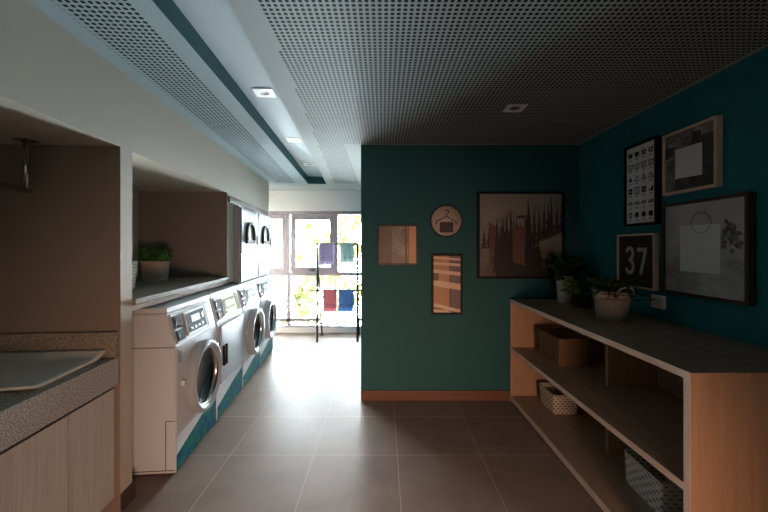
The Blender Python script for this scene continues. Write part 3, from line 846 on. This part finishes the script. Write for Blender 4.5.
q.poly([(-0.136, 0.335), (-0.085, 0.335), (-0.085, 0.41), (-0.136, 0.41)], P, 3, 0.0016)
q.obj('print', ['mauve', 'tan2', 'cream', 'brownprint'], t)  # panel of the narrow frame: tan, mauve and brown fields, pale bands
# forest picture
t = wall_frame('framed_picture', 'large square foggy forest picture in thin black frame on the green teal wall', 'picture', 1.37, 1.215, 0.865, 0.865, 0.022, 0.035, 'blackfr')
M['fog'] = fog_print()
M['tree1'] = plain('print_dark_trees', srgb(28, 23, 23), 0.5, coat=0.6, var=0.15)
M['tree2'] = plain('print_grey_trees', srgb(54, 47, 46), 0.5, coat=0.6, var=0.15)
M['brown_reflect'] = plain('print_brown_and_reflection', srgb(100, 66, 48), 0.5, coat=0.6, var=0.2, scale=20)
q = MB(); q.box(-0.412, 0.412, -0.016, -0.002, 0.02, 0.845, 0); P = FP(-0.016)
rnd = random.Random(4)
def fir(xc, z0_, ht, wd, mi, h):
    pts = []
    k = 9
    for i in range(k + 1):
        f = i / k
        pts.append((xc + wd * (1 - f) * (0.55 + 0.45 * (i % 2 == 0)) * rnd.uniform(0.8, 1.1), z0_ + ht * f))
    left = [(2 * xc - a + rnd.uniform(-0.004, 0.004), b) for a, b in pts[::-1]]
    pts = [(max(-0.41, min(0.41, a)), b) for a, b in pts + left[1:]]
    q.poly(pts, P, mi, h)
for x in [i * 0.045 for i in range(-8, 10)]: fir(x + rnd.uniform(-0.01, 0.01), 0.3 + max(0, x) * 0.4, rnd.uniform(0.28, 0.40) - 0.1 * (x < -0.25), 0.042, 2, 0.0005 + 0.00001 * (x + 1))
for x in [i * 0.034 for i in range(-7, 6)]: fir(x, 0.06, rnd.uniform(0.48, 0.62) - abs(x + 0.06) * 0.2, 0.05, 1, 0.0008 + 0.00002 * (x + 1))
fir(0.075, 0.04, 0.78, 0.05, 1, 0.0012)
for x in (0.15, 0.2, 0.26, 0.32): fir(x, 0.03, rnd.uniform(0.16, 0.26), 0.06, 1, 0.0011 + x * 0.0001)
q.poly([(-0.25, 0.02), (0.40, 0.02), (0.40, 0.06), (0.1, 0.1), (-0.25, 0.16)], P, 1, 0.0016)
q.poly([(-0.31, 0.03), (-0.245, 0.03), (-0.245, 0.52), (-0.31, 0.56)], P, 3, 0.0007)
q.poly([(-0.08, 0.17), (0.04, 0.13), (0.04, 0.52), (-0.08, 0.51)], P, 3, 0.0018)  # warm door reflection in the glass, painted as a brown block
q.poly([(-0.03, 0.60), (0.05, 0.60), (0.05, 0.63), (-0.03, 0.63)], P, 2, 0.0018)
q.obj('print', ['fog', 'tree1', 'tree2', 'brown_reflect'], t)

# round hanger sign
t = thing('round_sign', 'round pale sign with a clothes hanger and dark towel emblem', 'sign', (0.632, 3.55, 1.79))
q = MB(); q.lathe([(0.001, -0.0005), (0.158, -0.0005), (0.160, -0.010), (0.157, -0.016), (0.151, -0.017), (0.149, -0.012)], 64, axis='y'); q.obj('rim', 'blackfr', t)
q = MB(); q.lathe([(0.150, -0.011), (0.15, -0.014), (0.0008, -0.014)], 64, axis='y'); f = q.obj('face', 'signpale', t)
P = FP(-0.014)
q = MB()
hook = [(-0.012, 0.098), (-0.004, 0.106), (0.01, 0.106), (0.02, 0.096), (0.02, 0.082), (0.01, 0.068), (0.002, 0.058), (0.0, 0.044)]
q.stroke(hook, 0.011, P, 0, 0, 0.0008)
q.stroke([(-0.092, -0.032), (-0.102, -0.024), (-0.102, -0.012), (-0.092, -0.002), (0.0, 0.046), (0.088, -0.004), (0.098, -0.014), (0.098, -0.026), (0.088, -0.036)], 0.0105, P, 0, 0, 0.0012)
q.poly([(-0.068, -0.11), (-0.062, -0.116), (0.062, -0.116), (0.068, -0.11), (0.068, -0.018), (0.06, -0.01), (-0.06, -0.01), (-0.068, -0.018)], P, 0, 0.0016)
q.obj('hanger_emblem', 'signdark', f, label='dark hanger and towel emblem')

# ------------------------------------------------------------------ pictures on the blue teal wall (face -x)
def side_frame(name, label, cat, y0_, y1_, z0_, z1_, fw, depth, frm):
    t = thing(name, label, cat, (1.96, (y0_ + y1_) / 2, z0_)); wd, ht = y1_ - y0_, z1_ - z0_
    q = MB()
    for a, b, c_, d_ in ((-wd / 2, wd / 2, ht - fw, ht), (-wd / 2, wd / 2, 0, fw), (-wd / 2, -wd / 2 + fw, fw, ht - fw), (wd / 2 - fw, wd / 2, fw, ht - fw)):
        q.box(-depth, -0.0005, a, b, c_, d_, bev=0.0015)
    q.obj('frame', frm, t)
    return t
# print plane facing -x: a runs to the right as the viewer sees it (towards -y)
SP = lambda x: (lambda a, b, h: (x - h, -a, b))
# laundry symbols poster
t = side_frame('symbol_poster', 'tall poster of black laundry care symbols in black frame', 'poster', 2.495, 2.83, 1.69, 2.315, 0.02, 0.04, 'blackfr')
q = MB(); q.box(-0.03, -0.002, -0.148, 0.148, 0.02, 0.605, 0); P = SP(-0.03)
def dashes(xc, zc, wd=0.03):
    q.poly([(xc - wd / 2, zc), (xc + wd / 2, zc), (xc + wd / 2, zc + 0.004), (xc - wd / 2, zc + 0.004)], P, 1)
    q.poly([(xc - wd / 3, zc - 0.008), (xc + wd / 3, zc - 0.008), (xc + wd / 3, zc - 0.004), (xc - wd / 3, zc - 0.004)], P, 1)
for r_ in range(6):
    for c_ in range(4):
        xc = -0.105 + 0.07 * c_; zc = 0.545 - 0.092 * r_; k = 0.022
        tub = [(xc - k * 1.1, zc + k * 0.8), (xc - k * 0.85, zc - k * 0.8), (xc + k * 0.85, zc - k * 0.8), (xc + k * 1.1, zc + k * 0.8)]
        if r_ == 0:
            q.poly(tub, P, 1)
            if c_ > 1: q.stroke([(xc - k * 0.5, zc - k * 0.4), (xc + k * 0.5, zc + k * 0.4)], 0.006, P, 0, 0, 0.001)
            if c_ == 3: q.stroke([(xc - k * 0.5, zc + k * 0.4), (xc + k * 0.5, zc - k * 0.4)], 0.006, P, 0, 0, 0.0012)
        elif r_ == 1:
            q.stroke(tub + [tub[0]], 0.008, P, 1); q.poly([(xc - 0.008, zc - 0.006), (xc + 0.008, zc - 0.006), (xc + 0.008, zc + 0.006), (xc - 0.008, zc + 0.006)], P, 1)
        elif r_ == 2:
            tri = [(xc - k, zc - k * 0.8), (xc + k, zc - k * 0.8), (xc, zc + k)]
            if c_ == 0: q.poly(tri, P, 1)
            else:
                q.stroke(tri + [tri[0]], 0.007, P, 1)
                if c_ > 1: q.stroke([(xc - k, zc + k * 0.8), (xc + k, zc - k * 0.8)], 0.004, P, 1, 0, 0.001)
        elif r_ == 3:
            sq = [(xc - k, zc - k), (xc + k, zc - k), (xc + k, zc + k), (xc - k, zc + k)]
            if c_ in (0, 2): 
                q.poly(sq, P, 1); q.stroke([(xc - k * 0.4, zc), (xc + k * 0.4, zc)], 0.008, P, 0, 0, 0.001)
            elif c_ == 1: q.stroke(sq + [sq[0]], 0.008, P, 1); q.stroke([(xc, zc - k * 0.5), (xc, zc + k * 0.5)], 0.01, P, 1)
            else: q.poly([(xc - k, zc - k), (xc + k, zc - k), (xc + k, zc + k)], P, 1)
        elif r_ == 4:
            q.poly([(xc - k * 1.2, zc - k * 0.6), (xc + k * 1.1, zc - k * 0.6), (xc + k * 0.9, zc + k * 0.5), (xc - k * 0.3, zc + k * 0.45), (xc - k * 0.9, zc + k * 0.1)], P, 1)
            q.poly([(xc - k * 0.4, zc - k * 0.2), (xc + k * 0.5, zc - k * 0.2), (xc + k * 0.4, zc + k * 0.2), (xc - k * 0.3, zc + k * 0.15)], P, 0, 0.001)
        else:
            q.poly([(xc + k * math.cos(a), zc + k * math.sin(a)) for a in [2 * PI * i / 18 for i in range(18)]], P, 1)
            if c_ == 0: q.poly([(xc + k * 0.5 * math.cos(a), zc + k * 0.5 * math.sin(a)) for a in [2 * PI * i / 14 for i in range(14)]], P, 0, 0.001)
        dashes(xc, zc - 0.036)
q.obj('print', ['art_white', 'ink'], t)
# 37
t = side_frame('number_print', 'black square print reading 37 in pale wood frame', 'picture', 2.515, 2.915, 1.218, 1.63, 0.014, 0.04, 'lightfr')
M['figure'] = plain('figure_grey', srgb(176, 178, 178), 0.6, coat=0.3)
q = MB(); q.box(-0.03, -0.002, -0.187, 0.187, 0.013, 0.399, 0); P = SP(-0.03)
def arc(xc, zc, rx, rz_, a0, a1, k=12): return [(xc + rx * math.cos(R(a0 + (a1 - a0) * i / k)), zc + rz_ * math.sin(R(a0 + (a1 - a0) * i / k))) for i in range(k + 1)]
sw = 0.03
up = arc(-0.062, 0.262, 0.036, 0.042, 165, -55) + [(-0.055, 0.212)]
lo = [(-0.055, 0.216)] + arc(-0.062, 0.162, 0.04, 0.05, 62, -165)
q.stroke(up, sw, P, 1, 0, 0.0008); q.stroke(lo, sw, P, 1, 0, 0.0012)
q.stroke([(-0.075, 0.214), (-0.045, 0.214)], sw * 0.8, P, 1, 0, 0.0016)
q.stroke([(0.018, 0.292), (0.118, 0.292)], 0.03, P, 1, 0, 0.0008); q.stroke([(0.108, 0.292), (0.056, 0.105)], sw, P, 1, 0, 0.0012)
q.obj('print', ['ink', 'figure'], t)
# picture in pale wood frame
t = side_frame('framed_picture', 'square grey collage with pale centre in light wood frame, upper right', 'picture', 2.045, 2.442, 1.88, 2.291, 0.017, 0.04, 'lightfr')
M['absA'] = abstract_print('grey_paint_print', srgb(72, 68, 67), srgb(134, 130, 126), srgb(206, 202, 196), 5.5, 2.0, 0.52)
M['absdark'] = abstract_print('charcoal_paint_print', srgb(48, 42, 44), srgb(70, 64, 64), srgb(104, 98, 96), 8, 4.0)
q = MB(); q.box(-0.03, -0.002, -0.183, 0.183, 0.016, 0.395, 0); P = SP(-0.03)
q.poly([(0.07, 0.016), (0.183, 0.016), (0.183, 0.33), (0.07, 0.33)], P, 1); q.poly([(-0.1, 0.016), (0.07, 0.016), (0.07, 0.1), (-0.1, 0.09)], P, 1, 0.0007)
q.poly([(-0.183, 0.24), (-0.12, 0.25), (-0.1, 0.31), (-0.183, 0.32)], P, 1, 0.0008); q.poly([(0.02, 0.29), (0.09, 0.29), (0.09, 0.36), (0.03, 0.37)], P, 1, 0.0008)
q.poly([(-0.1, 0.098), (0.098, 0.088), (0.098, 0.285), (-0.1, 0.288)], P, 2, 0.0012)
q.obj('print', ['absA', 'absdark', 'art_white'], t)
# large picture
t = side_frame('framed_picture', 'large square grey picture with pale centre in dark plum frame', 'picture', 1.862, 2.44, 1.22, 1.82, 0.02, 0.045, 'plumfr')
M['absB'] = abstract_print('mist_grey_print', srgb(136, 137, 136), srgb(172, 174, 172), srgb(196, 198, 196), 2.2, 6.0, 0.5)
M['absC'] = abstract_print('ink_blot_print', srgb(62, 60, 60), srgb(110, 108, 106), srgb(140, 140, 138), 14, 3.0, 0.55)
M['pale_grey'] = plain('pale_grey_print', srgb(214, 220, 224), 0.5, coat=0.4, var=0.03)
q = MB(); q.box(-0.034, -0.002, -0.27, 0.27, 0.02, 0.58, 0); P = SP(-0.034)
rnd = random.Random(9)
for i in range(46):
    a, b = rnd.gauss(0.20, 0.035), rnd.gauss(0.37, 0.06); r_ = rnd.uniform(0.006, 0.022)
    if a + r_ < 0.268: q.poly([(a + r_ * rnd.uniform(0.5, 1.2) * math.cos(k), b + r_ * rnd.uniform(0.5, 1.2) * math.sin(k)) for k in [PI / 4 * j for j in range(8)]], P, 2, 0.0004 + i * 0.00001)
q.poly([(-0.15, 0.155), (0.125, 0.155), (0.125, 0.445), (-0.15, 0.445)], P, 1, 0.0012)
q.stroke(arc(0.0, 0.45, 0.07, 0.07, 0, 180, 20), 0.006, P, 2, 0, 0.0015); q.stroke(arc(0.0, 0.45, 0.06, 0.055, 180, 360, 20), 0.008, P, 0, 0, 0.0016)
q.obj('print', ['absB', 'pale_grey', 'absC'], t)
# switch
t = thing('light_switch', 'white double light switch plate below the large grey picture', 'switch', (1.96, 2.52, 1.095))
q = MB(); q.box(-0.009, -0.0005, -0.063, 0.063, 0, 0.094, bev=0.003); p = q.obj('plate', 'plastic', t)
for y in (0.004, -0.036):
    q = MB(); q.box(-0.014, -0.009, y, y + 0.03, 0.022, 0.072, bev=0.002); q.obj('rocker', 'enamel', p)

# ------------------------------------------------------------------ downlights
def downlight(x, y, z, label, rz):
    t = thing('ceiling_downlight', label, 'ceiling light', (x, y, z), rz, 'square recessed downlights')
    q = MB(); k = 0.07
    for a, b, c_, d_ in ((-k, k, 0.035, k), (-k, k, -k, -0.035), (-k, -0.035, -0.035, 0.035), (0.035, k, -0.035, 0.035)): q.box(a, b, c_, d_, -0.006, -0.0005)
    q.obj('trim', 'light_white', t)
    q = MB(); q.lathe([(0.034, -0.005), (0.024, -0.002), (0.001, -0.0015)], 24); q.box(-0.036, 0.036, -0.036, 0.036, -0.0015, -0.0008); q.obj('lens', 'light_dark', t)
downlight(0.965, 2.6, H, 'square white downlight in the perforated ceiling over the shelving unit', 0)
downlight(-0.87, 2.6, 2.662, 'square downlight in the recess, nearest of the row of three', TH)
downlight(-0.94, 3.75, 2.662, 'square downlight in the recess, middle of the row of three', TH)
downlight(-1.01, 4.85, 2.662, 'square downlight in the recess, farthest of the row of three', TH)

# ------------------------------------------------------------------ drying rack and towels
RX0, RX1, RY = -1.062, -0.41, 5.72
t = thing('drying_rack', 'black metal drying rack standing before the window', 'drying rack', ((RX0 + RX1) / 2, RY, 0))
hw = (RX1 - RX0) / 2
for s_ in (-1, 1):
    q = MB(); q.tube([(s_ * hw, 0, 0), (s_ * hw, 0, 1.60)], 0.017, 8); q.obj('front_post', 'black', t)
    q = MB(); q.tube([(s_ * (hw - 0.005), 0.45, 0), (s_ * (hw - 0.005), 0.02, 1.30)], 0.014, 8); q.obj('rear_leg', 'black', t)
    q = MB(); q.tube([(s_ * (hw + 0.10), 0.0, 0.83), (s_ * hw, 0.0, 0.83)], 0.008, 6); q.tube([(s_ * (hw + 0.10), 0, 0.83), (s_ * (hw + 0.10), 0, 0.845)], 0.008, 6); q.obj('side_hook', 'black', t)
for z_, y_, r_ in ((1.58, 0, 0.012), (0.83, 0.0, 0.011), (0.30, 0.0, 0.011), (0.30, 0.345, 0.011)):
    q = MB(); q.tube([(-hw, y_, z_), (hw, y_, z_)], r_, 8); q.obj('rail', 'black', t)
q = MB(); q.box(-hw + 0.015, hw - 0.015, 0.02, 0.33, 0.302, 0.312, bev=0.003); q.obj('lower_tray', plain('mauve_tray', srgb(170, 150, 164), 0.5), t, label='mauve slatted lower tray')
def towel_thing(px0, px1, zr, drop, c, label, rod):
    xa, xb = (px0 - 383) / 355 * RY, (px1 - 383) / 355 * RY
    q = MB(); n = 22; rd = rod + 0.004
    prof = [(-rd - 0.006 - 0.01 * k / 8, -drop + drop * k / 8) for k in range(8)]
    prof = [(-rd - 0.012 * (1 - k / 8), -drop * (1 - k / 8)) for k in range(8)]
    prof += [(-rd * math.cos(a), rd * math.sin(a)) for a in [PI * i / 8 for i in range(9)]]
    prof += [(rd + 0.012 * k / 8, -drop * 0.82 * k / 8) for k in range(1, 9)]
    wd = xb - xa; g = {}
    for i in range(n + 1):
        x = -wd / 2 + wd * i / n
        for j, (y_, z_) in enumerate(prof):
            dpt = min(1, max(0, -z_ / drop)); sgn = -1 if j < 12 else 1
            fold = 0.007 * math.sin(i * 0.9 + len(label)) * dpt
            for lay in (0, 1):
                yy = y_ + fold * sgn + (0.006 * (-1 if y_ < 0 else 1) if lay and abs(z_) > 0.002 else 0); zz = z_ + (0.006 if lay and z_ > 0 else 0)
                g[i, j, lay] = q.bm.verts.new((x, yy, zz))
    J = len(prof)
    for i in range(n):
        for j in range(J - 1):
            for lay in (0, 1):
                f = q.bm.faces.new([g[i, j, lay], g[i + 1, j, lay], g[i + 1, j + 1, lay], g[i, j + 1, lay]]); f.smooth = True
    bd = [(i, 0) for i in range(n)] + [(n, j) for j in range(J - 1)] + [(i, J - 1) for i in range(n, 0, -1)] + [(0, j) for j in range(J - 1, 0, -1)]
    for a, b in zip(bd, bd[1:] + bd[:1]): q.bm.faces.new([g[a + (0,)], g[b + (0,)], g[b + (1,)], g[a + (1,)]])
    tag(q.obj('hanging_towel', towel('towel_' + label.split()[0], c), loc=((xa + xb) / 2, RY, zr)), label, 'towel', 'towels hung on the drying rack')
towel_thing(318.8, 334, 1.58, 0.34, srgb(222, 218, 240), 'lavender towel hanging on the top rail of the drying rack', 0.012)
towel_thing(340, 354, 1.58, 0.31, srgb(240, 250, 248), 'pale mint towel hanging on the top rail of the drying rack', 0.012)
towel_thing(323, 336.4, 0.83, 0.34, srgb(238, 172, 184), 'pinkish red towel hanging on the middle rail of the drying rack', 0.011)
towel_thing(338.6, 354, 0.83, 0.34, srgb(150, 190, 230), 'blue towel hanging on the middle rail of the drying rack', 0.011)

# ------------------------------------------------------------------ trees outside the window
def tree(x, y, h, r, n, seed, label, lm, name='garden_tree', low=0.5):
    rnd = random.Random(seed)
    t = thing(name, label, 'tree', (x, y, -3.3), 0, 'trees outside the window')
    q = MB(); q.tube([(0, 0, 0), (0.06, 0.02, h * 0.3), (-0.03, 0, h * 0.6), (0.02, 0, h * 0.9)], [0.10, 0.08, 0.05, 0.02], 8)
    for i in range(9):
        a = rnd.uniform(0, 2 * PI); z_ = h * rnd.uniform(low * 0.9, 0.8)
        q.tube([(0, 0, z_), (r * 0.4 * math.cos(a), r * 0.4 * math.sin(a), z_ + 0.25), (r * 0.8 * math.cos(a), r * 0.8 * math.sin(a), z_ + 0.4)], [0.025, 0.016, 0.006], 6)
    q.obj('trunk', M['bark'], t)
    q = MB(); cl = []
    for i in range(34):
        a = rnd.uniform(0, 2 * PI); rr_ = r * rnd.random() ** 0.5; cl.append((rr_ * math.cos(a), rr_ * math.sin(a), h * rnd.uniform(low, 1.0), rnd.uniform(0.15, 0.36)))
    for i in range(n):
        c_ = rnd.choice(cl); d = Vector((rnd.gauss(0, 1), rnd.gauss(0, 1), rnd.gauss(0, 0.7))).normalized() * c_[3] * rnd.random() ** 0.4
        p = Vector(c_[:3]) + d; k = Vector((rnd.uniform(-1, 1), rnd.uniform(-1, 1), rnd.uniform(-0.8, 0.3)))
        q.leaf(p, k, rnd.uniform(0.14, 0.26), rnd.uniform(0.09, 0.16), 0.3)
    q.obj('foliage', M[lm], t, recalc=False)
M['bark'] = plain('grey_bark', srgb(120, 106, 92), 0.9)
M['leafA'] = plain('yellow_green_leaf', srgb(160, 150, 80), 0.6, var=0.3, scale=6)
M['leafB'] = plain('mid_green_leaf', srgb(150, 160, 96), 0.6, var=0.3, scale=6)
tree(-1.35, 10.2, 6.6, 0.9, 900, 21, 'yellow leafed tree outside behind the drying rack', 'leafA')
tree(-3.2, 11.3, 7.0, 1.1, 1000, 22, 'yellow green tree outside behind the opening sash', 'leafA')
tree(-5.5, 11.0, 6.4, 1.0, 800, 23, 'green tree outside seen through the leftmost sash', 'leafB')
tree(-2.05, 8.6, 4.6, 0.55, 350, 24, 'low green tree outside, its top below the window rail', 'leafB', low=0.6)
